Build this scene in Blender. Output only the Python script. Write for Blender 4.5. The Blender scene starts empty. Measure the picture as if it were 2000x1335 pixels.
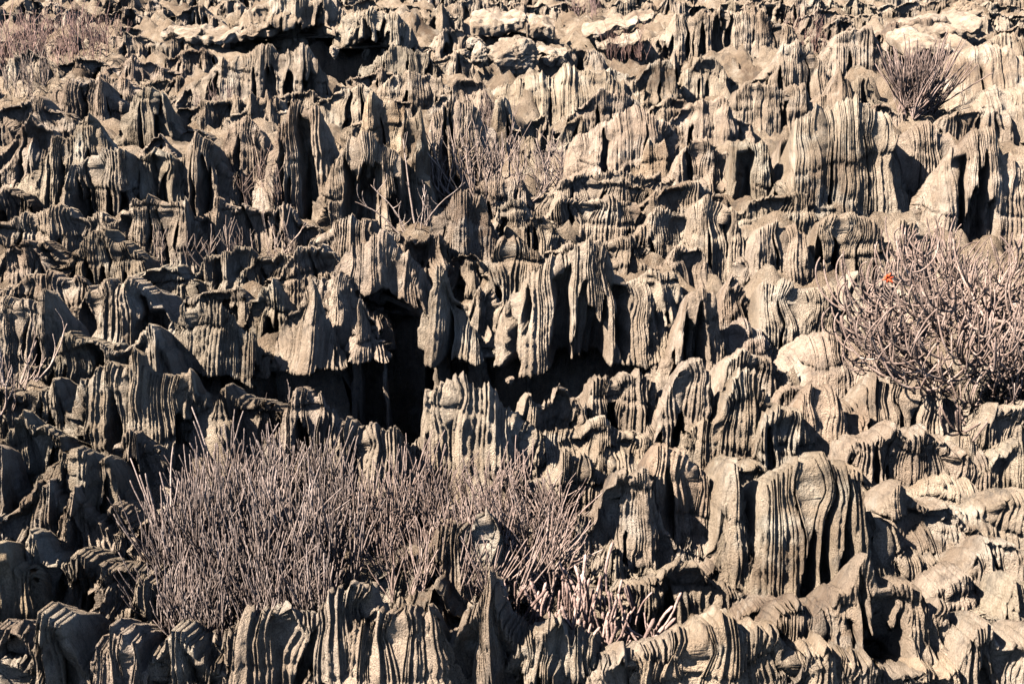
import bpy, math, random
import numpy as np
from mathutils import Vector, Matrix

# ------------------------------------------------------------------ camera, sky, sun
H = 4.0                       # camera height above the rock field (m)
PITCH = math.radians(22.5)
LENS = 50.0
sc = bpy.context.scene
cam_d = bpy.data.cameras.new('camera')
cam_d.lens = LENS; cam_d.sensor_width = 36; cam_d.clip_start = 0.1; cam_d.clip_end = 2000
cam = bpy.data.objects.new('camera', cam_d)
cam.location = (0, 0, H); cam.rotation_euler = (math.pi/2 - PITCH, 0, 0)
sc.collection.objects.link(cam); sc.camera = cam

SUN_EL = 50.0
SUN_AZ = -109.0                # degrees from +Y towards +X: the sun stands to the left
el, az = math.radians(SUN_EL), math.radians(SUN_AZ)
sdir = Vector((math.cos(el)*math.sin(az), math.cos(el)*math.cos(az), math.sin(el)))
world = bpy.data.worlds.new('World'); sc.world = world; world.use_nodes = True
nt = world.node_tree; nt.nodes.clear()
sky = nt.nodes.new('ShaderNodeTexSky'); sky.sky_type = 'NISHITA'; sky.sun_disc = False
sky.air_density = 0.6; sky.dust_density = 0.3
sky.sun_elevation = el; sky.sun_rotation = az
bg = nt.nodes.new('ShaderNodeBackground'); bg.inputs[1].default_value = 0.05
wo = nt.nodes.new('ShaderNodeOutputWorld')
nt.links.new(sky.outputs[0], bg.inputs[0]); nt.links.new(bg.outputs[0], wo.inputs[0])
sun_d = bpy.data.lights.new('sun', 'SUN'); sun_d.energy = 5.0; sun_d.angle = math.radians(0.5)
sun_d.color = (1.0, 0.92, 0.81)
sun = bpy.data.objects.new('sun', sun_d); sc.collection.objects.link(sun)
sun.rotation_euler = sdir.to_track_quat('Z', 'Y').to_euler(); sun.location = (-8, 8, 12)
vs = sc.view_settings
vs.view_transform = 'Standard'; vs.look = 'None'; vs.gamma = 1.0; vs.use_curve_mapping = False
vs.exposure = 1.62
sc.cycles.max_bounces = 4; sc.cycles.diffuse_bounces = 0; sc.cycles.glossy_bounces = 1

# ------------------------------------------------------------------ helpers
C = sc.collection
F_PX = LENS/36*2000
def ray(px, py):
    dx, dy = (px-1000)/F_PX, (py-667.5)/F_PX
    c, s = math.cos(PITCH), math.sin(PITCH)
    return Vector((dx, c - dy*s, -s - dy*c))
def on_ground(px, py, z=0.0):
    d = ray(px, py); t = (z-H)/d.z
    return Vector((d.x*t, d.y*t, z))
def at_depth(px, py, Y):
    d = ray(px, py); t = Y/d.y
    return Vector((d.x*t, Y, H + d.z*t))

def _hash(ix, iy, iz, seed):
    n = (ix*374761393 + iy*668265263 + iz*2147483647 + seed*974634541) & 0xFFFFFFFF
    n = ((n ^ (n >> 13))*1274126177) & 0xFFFFFFFF
    n = ((n ^ (n >> 16))*2246822519) & 0xFFFFFFFF
    return ((n ^ (n >> 15)) & 0xFFFFFF)/float(0xFFFFFF)*2 - 1
def vnoise(x, y, z, seed=0):
    x, y, z = np.broadcast_arrays(np.asarray(x, float), np.asarray(y, float), np.asarray(z, float))
    ix, iy, iz = np.floor(x).astype(np.int64), np.floor(y).astype(np.int64), np.floor(z).astype(np.int64)
    fx, fy, fz = x-ix, y-iy, z-iz
    fx, fy, fz = fx*fx*(3-2*fx), fy*fy*(3-2*fy), fz*fz*(3-2*fz)
    r = 0
    for a in (0, 1):
        for b in (0, 1):
            for c in (0, 1):
                w = (fx if a else 1-fx)*(fy if b else 1-fy)*(fz if c else 1-fz)
                r = r + w*_hash(ix+a, iy+b, iz+c, seed)
    return r
def fbm(x, y, z, seed=0, octv=3):
    r, amp = 0, 1.0
    for o in range(octv):
        r = r + amp*vnoise(x*2**o, y*2**o, z*2**o, seed+o*17); amp *= 0.5
    return r
def sstep(a, b, x):
    t = np.clip((x-a)/(b-a), 0, 1); return t*t*(3-2*t)

def mesh_from(name, verts, faces, mat, smooth=True):
    me = bpy.data.meshes.new(name)
    v = np.asarray(verts, np.float32); f = np.asarray(faces, np.int32)
    k = f.shape[1]
    me.vertices.add(len(v)); me.vertices.foreach_set('co', v.ravel())
    me.loops.add(f.size); me.loops.foreach_set('vertex_index', f.ravel())
    me.polygons.add(len(f))
    me.polygons.foreach_set('loop_start', np.arange(0, f.size, k, dtype=np.int32))
    me.polygons.foreach_set('loop_total', np.full(len(f), k, np.int32))
    if smooth: me.polygons.foreach_set('use_smooth', np.ones(len(f), bool))
    me.update(calc_edges=True); me.validate()
    me.materials.append(mat)
    return me
def link(name, me, loc=(0, 0, 0), parent=None, **props):
    o = bpy.data.objects.new(name, me); C.objects.link(o); o.location = loc
    if parent: o.parent = parent
    for k, v in props.items(): o[k] = v
    return o
def grid_faces(nr, nc, off=0):
    i = np.arange(nr-1)[:, None]*nc + np.arange(nc-1)[None, :]
    return np.stack([i, i+1, i+nc+1, i+nc], -1).reshape(-1, 4) + off

# ------------------------------------------------------------------ materials
def rock_material(name, bump=1.0):
    m = bpy.data.materials.new(name); m.use_nodes = True
    n = m.node_tree.nodes; L = m.node_tree.links
    b = n['Principled BSDF']; b.inputs['Roughness'].default_value = 0.95
    b.inputs['Specular IOR Level'].default_value = 0.12
    geo = n.new('ShaderNodeNewGeometry')
    def noise(scale, detail=4, rough=0.6, vec=None):
        t = n.new('ShaderNodeTexNoise'); t.inputs['Scale'].default_value = scale
        t.inputs['Detail'].default_value = detail; t.inputs['Roughness'].default_value = rough
        L.new(vec if vec else geo.outputs['Position'], t.inputs['Vector']); return t
    def ramp(src, stops):
        r = n.new('ShaderNodeValToRGB'); e = r.color_ramp.elements
        e[0].position, e[0].color = stops[0]; e[1].position, e[1].color = stops[-1]
        for p, c in stops[1:-1]:
            x = e.new(p); x.color = c
        L.new(src, r.inputs[0]); return r
    def mix(fac, a, c, mode='MIX'):
        x = n.new('ShaderNodeMix'); x.data_type = 'RGBA'; x.blend_type = mode
        if isinstance(fac, float): x.inputs[0].default_value = fac
        else: L.new(fac, x.inputs[0])
        L.new(a, x.inputs[6]) if not isinstance(a, tuple) else setattr(x.inputs[6], 'default_value', a)
        L.new(c, x.inputs[7]) if not isinstance(c, tuple) else setattr(x.inputs[7], 'default_value', c)
        return x.outputs[2]
    big = noise(1.3, 5, 0.62)
    base = ramp(big.outputs[0], [(0.33, (0.235, 0.168, 0.122, 1)), (0.45, (0.405, 0.310, 0.230, 1)),
                                 (0.58, (0.545, 0.432, 0.332, 1)), (0.72, (0.45, 0.365, 0.29, 1))])
    # streaks that run down the faces
    mp = n.new('ShaderNodeMapping'); mp.inputs['Scale'].default_value = (1, 1, 0.12)
    L.new(geo.outputs['Position'], mp.inputs['Vector'])
    st = noise(9, 4, 0.6, mp.outputs[0])
    sr = ramp(st.outputs[0], [(0.48, (0, 0, 0, 1)), (0.70, (1, 1, 1, 1))])
    fac = n.new('ShaderNodeMath'); fac.operation = 'MULTIPLY'; fac.inputs[1].default_value = 0.6
    L.new(sr.outputs[0], fac.inputs[0])
    col = mix(fac.outputs[0], base.outputs[0], (0.31, 0.225, 0.155, 1))
    # dark algae streaks
    st2 = noise(6, 5, 0.7, mp.outputs[0])
    sr2 = ramp(st2.outputs[0], [(0.55, (0, 0, 0, 1)), (0.68, (1, 1, 1, 1))])
    f4 = n.new('ShaderNodeMath'); f4.operation = 'MULTIPLY'; f4.inputs[1].default_value = 0.6
    L.new(sr2.outputs[0], f4.inputs[0])
    col = mix(f4.outputs[0], col, (0.13, 0.108, 0.09, 1))
    # grey lichen crust in patches
    li = noise(6.5, 6, 0.7)
    lr = ramp(li.outputs[0], [(0.52, (0, 0, 0, 1)), (0.66, (1, 1, 1, 1))])
    f2 = n.new('ShaderNodeMath'); f2.operation = 'MULTIPLY'; f2.inputs[1].default_value = 0.65
    L.new(lr.outputs[0], f2.inputs[0])
    col = mix(f2.outputs[0], col, (0.150, 0.128, 0.110, 1))
    # pale fresh spots and fine speckle
    pl = noise(3.1, 5, 0.6)
    pr = ramp(pl.outputs[0], [(0.54, (0, 0, 0, 1)), (0.68, (1, 1, 1, 1))])
    f3 = n.new('ShaderNodeMath'); f3.operation = 'MULTIPLY'; f3.inputs[1].default_value = 0.7
    L.new(pr.outputs[0], f3.inputs[0])
    col = mix(f3.outputs[0], col, (0.66, 0.57, 0.47, 1))
    sp = noise(95, 3, 0.7)
    spr = ramp(sp.outputs[0], [(0.30, (0.66, 0.66, 0.66, 1)), (0.68, (1.2, 1.2, 1.2, 1))])
    col = mix(1.0, col, spr.outputs[0], 'MULTIPLY')
    oi = n.new('ShaderNodeObjectInfo')
    col = mix(1.0, col, oi.outputs['Color'], 'MULTIPLY')
    L.new(col, b.inputs['Base Color'])
    n1 = noise(46, 8, 0.76)
    vo = n.new('ShaderNodeTexVoronoi'); vo.inputs['Scale'].default_value = 120
    L.new(geo.outputs['Position'], vo.inputs['Vector'])
    mp2 = n.new('ShaderNodeMapping'); mp2.inputs['Scale'].default_value = (1, 1, 3.5)
    L.new(geo.outputs['Position'], mp2.inputs['Vector'])
    hb = noise(26, 6, 0.75, mp2.outputs[0])
    a1 = n.new('ShaderNodeMath'); a1.operation = 'MULTIPLY_ADD'; a1.inputs[1].default_value = 0.35
    L.new(vo.outputs[0], a1.inputs[0]); L.new(n1.outputs[0], a1.inputs[2])
    a2 = n.new('ShaderNodeMath'); a2.operation = 'MULTIPLY_ADD'; a2.inputs[1].default_value = 0.5
    L.new(hb.outputs[0], a2.inputs[0]); L.new(a1.outputs[0], a2.inputs[2])
    vs_ = n.new('ShaderNodeMapping'); vs_.inputs['Scale'].default_value = (1, 1, 0.10)
    L.new(geo.outputs['Position'], vs_.inputs['Vector'])
    vb = noise(62, 4, 0.7, vs_.outputs[0])
    a3 = n.new('ShaderNodeMath'); a3.operation = 'MULTIPLY_ADD'; a3.inputs[1].default_value = 1.1
    L.new(vb.outputs[0], a3.inputs[0]); L.new(a2.outputs[0], a3.inputs[2])
    bp = n.new('ShaderNodeBump'); bp.inputs['Strength'].default_value = 0.9*bump
    bp.inputs['Distance'].default_value = 0.03
    L.new(a3.outputs[0], bp.inputs['Height']); L.new(bp.outputs[0], b.inputs['Normal'])
    return m
ROCK = rock_material('weathered_limestone')
GROUND = rock_material('bedrock', 1.3)

def stem_material(name, ca, cb, cc):
    m = bpy.data.materials.new(name); m.use_nodes = True
    n = m.node_tree.nodes; L = m.node_tree.links
    b = n['Principled BSDF']; b.inputs['Roughness'].default_value = 0.8
    b.inputs['Specular IOR Level'].default_value = 0.2
    tc = n.new('ShaderNodeTexCoord'); oi = n.new('ShaderNodeObjectInfo')
    geo = n.new('ShaderNodeNewGeometry')
    t = n.new('ShaderNodeTexNoise'); t.inputs['Scale'].default_value = 14; t.inputs['Detail'].default_value = 5
    L.new(geo.outputs['Position'], t.inputs['Vector'])
    r = n.new('ShaderNodeValToRGB'); e = r.color_ramp.elements
    e[0].position, e[0].color = 0.32, ca; e[1].position, e[1].color = 0.7, cc
    x = e.new(0.5); x.color = cb
    L.new(t.outputs[0], r.inputs[0])
    mx = n.new('ShaderNodeMix'); mx.data_type = 'RGBA'; mx.blend_type = 'MULTIPLY'; mx.inputs[0].default_value = 1
    L.new(r.outputs[0], mx.inputs[6]); L.new(oi.outputs['Color'], mx.inputs[7])
    L.new(mx.outputs[2], b.inputs['Base Color'])
    v = n.new('ShaderNodeTexVoronoi'); v.inputs['Scale'].default_value = 75
    L.new(geo.outputs['Position'], v.inputs['Vector'])
    bp = n.new('ShaderNodeBump'); bp.inputs['Strength'].default_value = 0.45; bp.inputs['Distance'].default_value = 0.006
    L.new(v.outputs[0], bp.inputs['Height']); L.new(bp.outputs[0], b.inputs['Normal'])
    return m
STEM = stem_material('pencil_stem', (0.17, 0.13, 0.115, 1), (0.29, 0.235, 0.215, 1), (0.40, 0.34, 0.315, 1))

# ------------------------------------------------------------------ the ground
def ground_z(x, y):
    """bedrock between the outcrops, with the dark cleft sunk into it"""
    z = 0.10*fbm(x*1.1, y*1.1, 0.0, 5, 3) - 0.10
    for (px, py, rx, ry, dep) in PITS:
        c = on_ground(px, py)
        q = ((x-c.x)/rx)**2 + ((y-c.y)/ry)**2
        z = z - dep*sstep(1.0, 0.75, q)
    return z
PITS = [(785, 672, .45, .60, 2.6), (610, 800, 0.95, 0.80, 2.7), (785, 850, 0.32, 1.1, 2.7), (1100, 758, 0.85, 0.75, 2.4), (690, 122, 1.25, 1.3, 2.5), (50, 112, .45, .6, 1.0), (850, 745, .55, .7, 2.6), (1300, 125, .5, .8, 1.2)]
def build_ground():
    xs = np.concatenate([np.linspace(-160, -14, 20)[:-1], np.linspace(-14, 14, 420), np.linspace(14, 160, 20)[1:]])
    ys = np.concatenate([np.linspace(-60, 4, 12)[:-1], np.geomspace(4, 30, 360), np.geomspace(30, 400, 26)[1:]])
    X, Y = np.meshgrid(xs, ys)
    Z = ground_z(X, Y)
    w = sstep(1.2, 0.4, np.abs(X)/(Y*0.0+16))*sstep(34, 24, Y)
    fl = np.abs(np.sin((X + 0.25*vnoise(X*1.3, Y*1.3, 0, 9))*math.pi/0.075 + 3*vnoise(X*0.7, Y*2.0, 3, 4)))
    Z = Z + w*(0.22*np.abs(fbm(X*1.9, Y*1.9, 0, 23, 4)) + 0.16*np.abs(fbm(X*5, Y*5, 0, 21, 3)) - .1 - 0.05*fl)
    far = sstep(26, 60, Y)*(0.5*fbm(X*0.25, Y*0.25, 2, 31, 3))
    Z = Z + far
    v = np.stack([X, Y, Z], -1).reshape(-1, 3)
    me = mesh_from('ground', v, grid_faces(len(ys), len(xs)), GROUND)
    o = link('ground', me, kind='structure'); o['label'] = 'rough tan limestone bedrock between the fluted outcrops'
    o.color = (1, 0.97, 0.93, 1)
build_ground()

# ------------------------------------------------------------------ fluted outcrops
THINGS = []          # (object, px, py, look words) for the labels
def px_pts(s):
    return [tuple(float(q) for q in p.split(',')) for p in s.split()]

def fluted_rock(s, yb, e=0.6, D=None, pleat=1.0, tint=1.0, tiers=0, cut=None, sp=0.0265, back=None,
                ext=0.12, hue=None, look=None, label=None, group=None, flute=1.0, name='fluted_rock', lean=0.0, deep=0.0, fins=1.0, keel=None, cutd=.35, calm=False):
    pts = sorted(px_pts(s))
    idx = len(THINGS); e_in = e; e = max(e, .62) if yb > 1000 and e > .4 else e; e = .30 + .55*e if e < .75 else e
    tint = .5 + .5*tint  # low tints put shade of the left-hand rocks into their colour, softened here
    rnd = np.random.RandomState(1000 + idx*7)
    mid_px = .5*(pts[0][0]+pts[-1][0]); soft = .72 if mid_px > 1100 else (.85 if yb < 420 else 1.0)
    if pleat < 1.75: pleat *= soft
    if pts[-1][0]-pts[0][0] > 85 and yb < 1100 and random.Random(idx*31+5).random() < .5: calm = True
    pr = random.Random(500 + idx)
    xc_px = (pts[0][0] + pts[-1][0])/2
    ytop = min(p[1] for p in pts)
    if tiers == 0 and not deep and yb-ytop > 55 and e < .75 and not calm and pr.random() < (.8 if yb > 900 else .5): tiers = 1 if yb-ytop < 130 else pr.choice([1, 1, 2])
    ybb = yb + ext*(yb - ytop) + 6                        # the foot goes on behind what stands in front
    g = on_ground(xc_px, ybb)
    base_z = 0.0
    dist = math.hypot(g.y, H)
    hpx = yb - ytop
    if D is None: D = min(0.6, max(0.14, hpx*dist/F_PX*(0.38 + 0.30*pr.random())))
    Yc = g.y + D
    W3 = [at_depth(x, y, Yc) for x, y in pts]
    xs = np.array([p.x for p in W3]); zs = np.array([p.z for p in W3])
    zmax = zs.max()
    if not deep:                                            # ragged shoulders run on behind the neighbours
        a, b = pr.uniform(.03, .16), pr.uniform(.03, .16)
        xs = np.concatenate([[xs[0]-a], xs, [xs[-1]+b]])
        zs = np.concatenate([[zs[0]*pr.uniform(.55, .9)], zs, [zs[-1]*pr.uniform(.55, .9)]])
    xc = (xs[0]+xs[-1])/2; hw = (xs[-1]-xs[0])/2
    flare = 0.03 + 0.10*zmax*min(1.2, e)**2
    if back is None: back = min(0.9, 0.35 + 0.7*zmax + 0.2*pr.random())
    Wb = hw + flare
    # columns: along the front foot, every flute ridge on a column
    near = dist < 9.5
    sub = 4 if dist < 14 else 3
    spn = sp*(1.0 if dist < 13 else 1.2)
    ph = np.linspace(math.pi, 0, 600)                       # left end .. front .. right end
    k = 2/3.6
    fx = Wb*np.sign(np.cos(ph))*np.abs(np.cos(ph))**k
    fy = -D*np.abs(np.sin(ph))**k
    # arclength against a mildly squashed foot so that flutes do not crowd at the ends
    seg = np.hypot(np.diff(fx), np.diff(fy)*0.8); s_ = np.concatenate([[0], np.cumsum(seg)]); Ltot = s_[-1]
    cuts = [0.0]
    while cuts[-1] < Ltot: cuts.append(cuts[-1] + spn*(0.45 + 1.15*pr.random()**1.6))
    cuts = np.array(cuts)*Ltot/cuts[-1]
    nf = len(cuts)-1
    u = np.concatenate([cuts[i] + (cuts[i+1]-cuts[i])*np.arange(sub)/sub for i in range(nf)] + [[Ltot]])
    kf = np.concatenate([np.repeat(np.arange(nf), sub), [nf-1]])
    ff = np.concatenate([np.tile(np.arange(sub)/sub, nf), [1.0]])
    bx = np.interp(u, s_, fx); by = np.interp(u, s_, fy)
    nc = len(u)
    # rows: front foot (t=1) up to crest (t=0)
    hp = max(15, min(40, int(hpx/3.6)))
    t = np.linspace(0, 1, hp)**1.15
    if deep:
        tc = (zmax + .02)/(zmax + .15 + deep); t = np.concatenate([t*tc, tc + (1-tc)*np.linspace(0, 1, 8)[1:]])
    T = t[:, None]*np.ones((1, nc))
    # crest
    rx = np.clip(bx/Wb*hw*1.02, -hw, hw)
    zc = np.interp(rx + xc, xs, zs)
    seed = idx*13 + 3
    zj = min(1, zmax/0.4)*(1.7 if dist < 9.0 else 1.0)
    zc = zc + zj*(0.045*fbm(rx*6, 0*rx, 0*rx + idx, seed, 3) + 0.055*np.maximum(0, vnoise(rx*11, 0*rx+2, 0*rx+idx, seed+11)) + .05*np.maximum(0, vnoise(rx*24, 0*rx+7, 0*rx+idx, seed+12))**2)
    rib_h = 0.022*rnd.rand(nf)*zj                            # ribs stand up as small teeth along the crest
    zc = zc + rib_h[kf]*(1-4*ff*(1-ff))
    ry = 0.05*fbm(rx*4, 0*rx + 5, 0*rx + idx, seed+1, 2)
    # every tier is a row of scales: half cones with a sharp apex, their flutes fanning from it
    def scale_row(gap0, gap1):
        ap = [-pr.uniform(0, gap1)]
        while ap[-1] < Ltot + gap1: ap.append(ap[-1] + pr.uniform(gap0, gap1))
        ap = np.array(ap); hts = np.array([pr.uniform(0, 1) for _ in ap])
        # a scale owns the columns where its cone is the highest
        val = hts[:, None]*0.10 - np.abs(u[None, :] - ap[:, None])
        own = np.argmax(val, 0)
        return u - ap[own], hts[own]
    du0, h0 = scale_row(.22, .6) if calm else scale_row(.14 + .12*hw, .40 + .30*hw)
    peak = (.10 if calm else min(.30, .10 + .12*pr.random() + .08*(e > .7)))
    zc = zc - np.minimum(peak*np.abs(du0)*1.6 + .04*(1-h0), .22*zc)*min(1, zmax/.3)
    DU = du0[None, :]*np.ones_like(T); LIPT = np.zeros_like(T); RC = np.full_like(T, .34 if calm else pr.uniform(.35, .9))
    zb = -0.15 - deep
    if deep: cl = (zc - 0.03 + 0.05*fbm(rx*4, 0*rx, 0*rx+idx, seed+6, 2))/(zc-zb)
    TN = np.minimum(1.0, T/cl[None, :]) if deep else T
    endness = np.clip((np.abs(bx)/Wb - 0.72)/0.28, 0, 1)[None, :]
    EE = e*(1-endness*.5) + .7*endness*.5
    O = TN**EE
    lip = np.zeros_like(T)
    tl0 = pr.uniform(.22, .5)
    for q in range(tiers):
        duq, hq = scale_row(.08, .30)
        tl = tl0 + q*pr.uniform(.22, .34) + .12*fbm(rx*2.4, 0*rx+q, 0*rx+idx, seed+5, 2)
        tl = tl + pr.uniform(.5, 1.3)*np.abs(duq)/max(zmax, .25)*.6 + .12*(1-hq)
        tl = np.clip(tl, 0.10, 1.2)[None, :]
        st = pr.uniform(0.22, 0.40)
        O = O*(1-st) + st*sstep(-0.02, 0.07, TN-tl)
        on = TN > tl
        DU = np.where(on, duq[None, :], DU); LIPT = np.where(on, tl, LIPT); RC = np.where(on, pr.uniform(.3, .85), RC)
        lip = np.maximum(lip, np.exp(-((TN-tl)/0.03)**2))
    below = np.clip(TN-LIPT, 0, 1)
    relief = -soft*np.minimum(RC*np.abs(DU), .16)*sstep(0, .22, below)
    fanx = -DU*pr.uniform(.2, .45)*(1-sstep(0, .45, below))*np.minimum(1, .25+TN*4)
    # groove profile between sharp ribs: ribs die out down the slope so that grooves join
    dep = (0.24 + 0.46*rnd.rand(nf)**1.3)*np.diff(cuts)*flute
    dep = np.minimum(dep, 0.034)*(1.25 if dist < 9.5 else 1.0)
    die = np.where(rnd.rand(nf+1) < 0.33, 0.25 + 0.6*rnd.rand(nf+1), 9.0)
    amp = 1.0 + 0.6*T
    ampz = sstep(0.0, 0.05, T)
    par = (4*ff*(1-ff))[None, :]
    groove = -dep[kf][None, :]*par
    left_rib = sstep(0, 0.12, T-die[kf][None, :])*(1-ff)[None, :]**2
    right_rib = sstep(0, 0.12, T-die[np.minimum(kf+1, nf)][None, :])*ff[None, :]**2
    groove = groove - dep[kf][None, :]*0.9*np.maximum(left_rib, right_rib)
    patch = np.clip(.85 + .6*fbm(rx[None, :]*2.6, T*2.2, 0*T+idx, seed+21, 2), .75 if dist < 9.5 else .4, 1.35)
    fl = groove*amp*np.maximum(patch, 1.0*(T < .12))
    # slots: deep crisp clefts that cut into the face and widen downwards
    pl = np.zeros_like(T)
    for q in range(int(pr.uniform(.8, 1.4)*pleat*(0.5 + Ltot/0.28))):
        uk = pr.uniform(.04, .96)*Ltot; tk = pr.uniform(.0, .55)**1.2 + .03; wk = pr.uniform(.022, .085)*(.7+.35*pleat)
        ek = tk + pr.uniform(.35, 1.6)                         # some close again above the foot
        sk = np.clip((TN-tk)/(1-tk), 0, 1)
        ww = wk*(.12 + .88*sk**pr.uniform(.4, 1.0))*np.clip((ek-TN)/.25, 0, 1) + 1e-4
        du = u[None, :] - uk - pr.uniform(-.05, .05)*(TN-tk) - .012*vnoise(TN*7, 0*TN+q, 0*TN+idx, 61)
        dp = pr.uniform(.14, .42)
        pl = np.minimum(pl, -dp*sstep(0, .42, 1-np.abs(du)/ww)*sstep(0, .12, sk))
    pl = np.maximum(pl, -(D*O*.9 + .35*back*TN**1.6))
    edge = np.minimum(1, np.minimum(u, Ltot-u)/0.10)[None, :]
    # fins: sharp-edged gothic buttresses that start at a point and widen downwards
    fin = np.zeros_like(T)
    nfin = int(fins*(1 + Ltot/0.24*pr.uniform(.5, 1.2)))
    for q in range(nfin):
        uk = pr.uniform(.03, .97)*Ltot; tk = pr.uniform(-.15, .62); wk = pr.uniform(.05, .17)*(0.7+0.3*pleat)
        Ak = min(.16, wk*pr.uniform(.35, 1.0))
        sk = np.clip((TN-tk)/(1-tk), 0, 1)
        ww = wk*(.10 + .90*sk**.75)
        du = u[None, :] - uk - pr.uniform(-.10, .10)*(TN-tk)
        asym = pr.uniform(.7, 1.3); du = np.where(du > 0, du*asym, du/asym)
        fin = np.maximum(fin, Ak*sk**.7*np.maximum(0, 1-np.abs(du)/ww))
    if keel is None and e >= .8: keel = .55
    if keel:                                               # one sharp keel down from the highest point
        xk = xs[np.argmax(zs)] - xc
        uk = np.interp(xk, bx, u); wk = max(hw*.95, .08)
        du = u[None, :] - uk - pr.uniform(-.03, .03)*T
        fin = np.maximum(fin, keel*wk*(.25+.75*TN)*np.maximum(0, 1-np.abs(du)/(wk*(.35+.65*TN))))
    fin = fin*np.minimum(1, T*6)
    disp = fl*ampz*np.minimum(1, np.minimum(u, Ltot-u)/.03)[None, :] + pl*edge + fin*(.3+.7*edge) + relief*edge
    # foot normal
    nx = np.sign(bx)*np.abs(bx/Wb)**1.6/Wb; ny = -np.abs(by/D)**1.6/D
    nl = np.hypot(nx, ny)+1e-9; nx, ny = nx/nl, ny/nl
    X = rx + (bx-rx)*O; Y = ry + (by-ry)*O
    Z = zc - (zc-zb)*T + 0*X
    # lean of flutes, unevenness
    wob = 0.012*fbm(X*3+7, Z*5, Y*0+idx, seed+2, 2)
    rough = (0.045*fbm(X*3.2, Y*3.2+idx, Z*2.2, seed+3, 3) + .012*fbm(X*13, Y*13, Z*9, seed+14, 2))*np.minimum(1, T*4)
    bed = 0.010*vnoise(Z*14, 0*Z+idx, 0*Z, seed+8)*np.minimum(1, T*4) + 0.016*(np.abs(fbm(X*19, Y*19, Z*14, seed+9, 3)) - .3)
    disp = disp + rough + bed
    if dist < 11:
        pit = fbm(X*34, Y*34, Z*26, seed+31, 2)
        disp = disp - .010*np.maximum(0, pit-.25) - .004*np.abs(vnoise(X*60, Y*60, Z*18, seed+33))
    for q in range(pr.choice([0, 1, 1, 2])):                 # bedding cracks that cut across the flutes
        zq = pr.uniform(.15, .85)*zmax + pr.uniform(-.25, .25)*X + .03*fbm(X*4, Y*4, 0*X+q, seed+50+q, 3)
        disp = disp - pr.uniform(.015, .04)*np.exp(-((Z-zq)/.011)**2) - pr.uniform(-.02, .03)*sstep(-.005, .005, Z-zq)*np.minimum(1, T*5)
    if deep:
        rec = sstep(0, 0.02, T-cl[None, :]); recx = -np.minimum(.6 + .5*T, .5*hw)*rec; recy = -(.6 + .5*T)*rec
    elif cut is not None:                                    # an overhang: the foot steps back under the flutes
        cl = cut + 0.05*fbm(rx*5, 0*rx, 0*rx+idx, seed+6, 2)
        disp = disp - cutd*sstep(0, 0.03, T-cl[None, :])
    X = X + nx*disp + wob + lean*T + fanx*edge; Y = Y + ny*disp
    if deep: X = X + nx*recx; Y = Y + ny*recy
    Y = np.minimum(Y, back*0.6)
    Z = Z + fl*0.8*(1-sstep(0, 0.10, T)) + groove*lip*0.5
    Z[0] = Z[0] + 0.0
    # back: fewer rows, gentle
    nb = 7
    tb = (np.linspace(0, 1, nb)[1:])[:, None]
    bby = back*np.abs(by/D)
    XB = rx + (bx-rx)*tb**0.8; YB = ry + (bby-ry)*tb**0.8
    ZB = (zc + 0.8*fl[0]*(1-np.minimum(1, tb*1.5))) - (zc-zb)*tb**1.15
    nz = 0.05*fbm(XB*3, YB*3, ZB*3, seed+4, 3)*np.minimum(1, tb*2)
    XB = XB + nz*edge; YB = np.maximum(YB + nz*edge, ry*(1-tb)*1.0)
    GX = np.concatenate([X[::-1], XB]); GY = np.concatenate([Y[::-1], YB]); GZ = np.concatenate([Z[::-1], ZB])
    v = np.stack([GX, GY, GZ], -1).reshape(-1, 3)
    if name == 'fluted_rock': name = 'limestone_pinnacle' if e_in >= .8 else ('fluted_dome' if e_in <= .42 else name)
    me = mesh_from(name, v, grid_faces(GX.shape[0], nc), ROCK, smooth=False)
    o = link(name, me, (xc, Yc, base_z))
    if xc < -1.0 and dist < 9: o.rotation_euler = (0, 0, -.2*math.atan2(xc, Yc))
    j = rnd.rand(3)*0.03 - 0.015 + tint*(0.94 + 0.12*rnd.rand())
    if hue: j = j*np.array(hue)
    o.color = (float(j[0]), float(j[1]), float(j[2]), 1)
    wpx = pts[-1][0]-pts[0][0]
    THINGS.append(dict(o=o, px=xc_px, py=(ytop+yb)/2, w=wpx, h=hpx, e=e_in, tint=tint, pleat=pleat, label=label, look=look,
                       tiers=tiers, cut=cut))
    return o

R = fluted_rock
ORANGE = (1.03, 0.99, 0.94)
# ---- along the bottom edge
R('-20,1110 5,1080 22,1120', 1260, e=.8, hue=(1.05, 1.0, .88))
R('28,1090 60,1052 110,1068 175,1090', 1190, pleat=1.2)
R('190,1105 230,1085 300,1088 332,1112', 1225, tiers=1)
R('258,1195 288,1138 330,1180 368,1240', 1250, e=.9, tint=.85)
R('-25,1240 5,1200 35,1225', 1400, e=.8, tint=.6)
R('52,1260 82,1186 120,1200 150,1295', 1430, e=.9, pleat=1.5, tint=.85)
R('155,1310 185,1250 215,1214 262,1252 275,1300', 1440, e=.75, pleat=1.4)
R('280,1300 320,1255 360,1250 385,1290', 1430, tint=.7, cut=.5)
R('380,1290 400,1235 470,1212 560,1204 640,1182 700,1166 730,1172', 1400, calm=True, e=.6, pleat=.7, sp=.037, flute=1.2, tint=1.05,
  label='long foreground limestone curtain with a bright rising crest below the grey pencil bush')
R('650,1290 690,1225 740,1190 790,1172', 1420, e=.9, D=.3, pleat=.5, tint=1.05, hue=ORANGE)
R('720,1142 758,1100 792,1076 822,1086 842,1132', 1158, e=.6, sp=.045, pleat=.8, flute=1.2)
R('775,1190 820,1165 870,1158 905,1195', 1255, e=.5, sp=.037, flute=1.2, tint=1.1)
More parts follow.
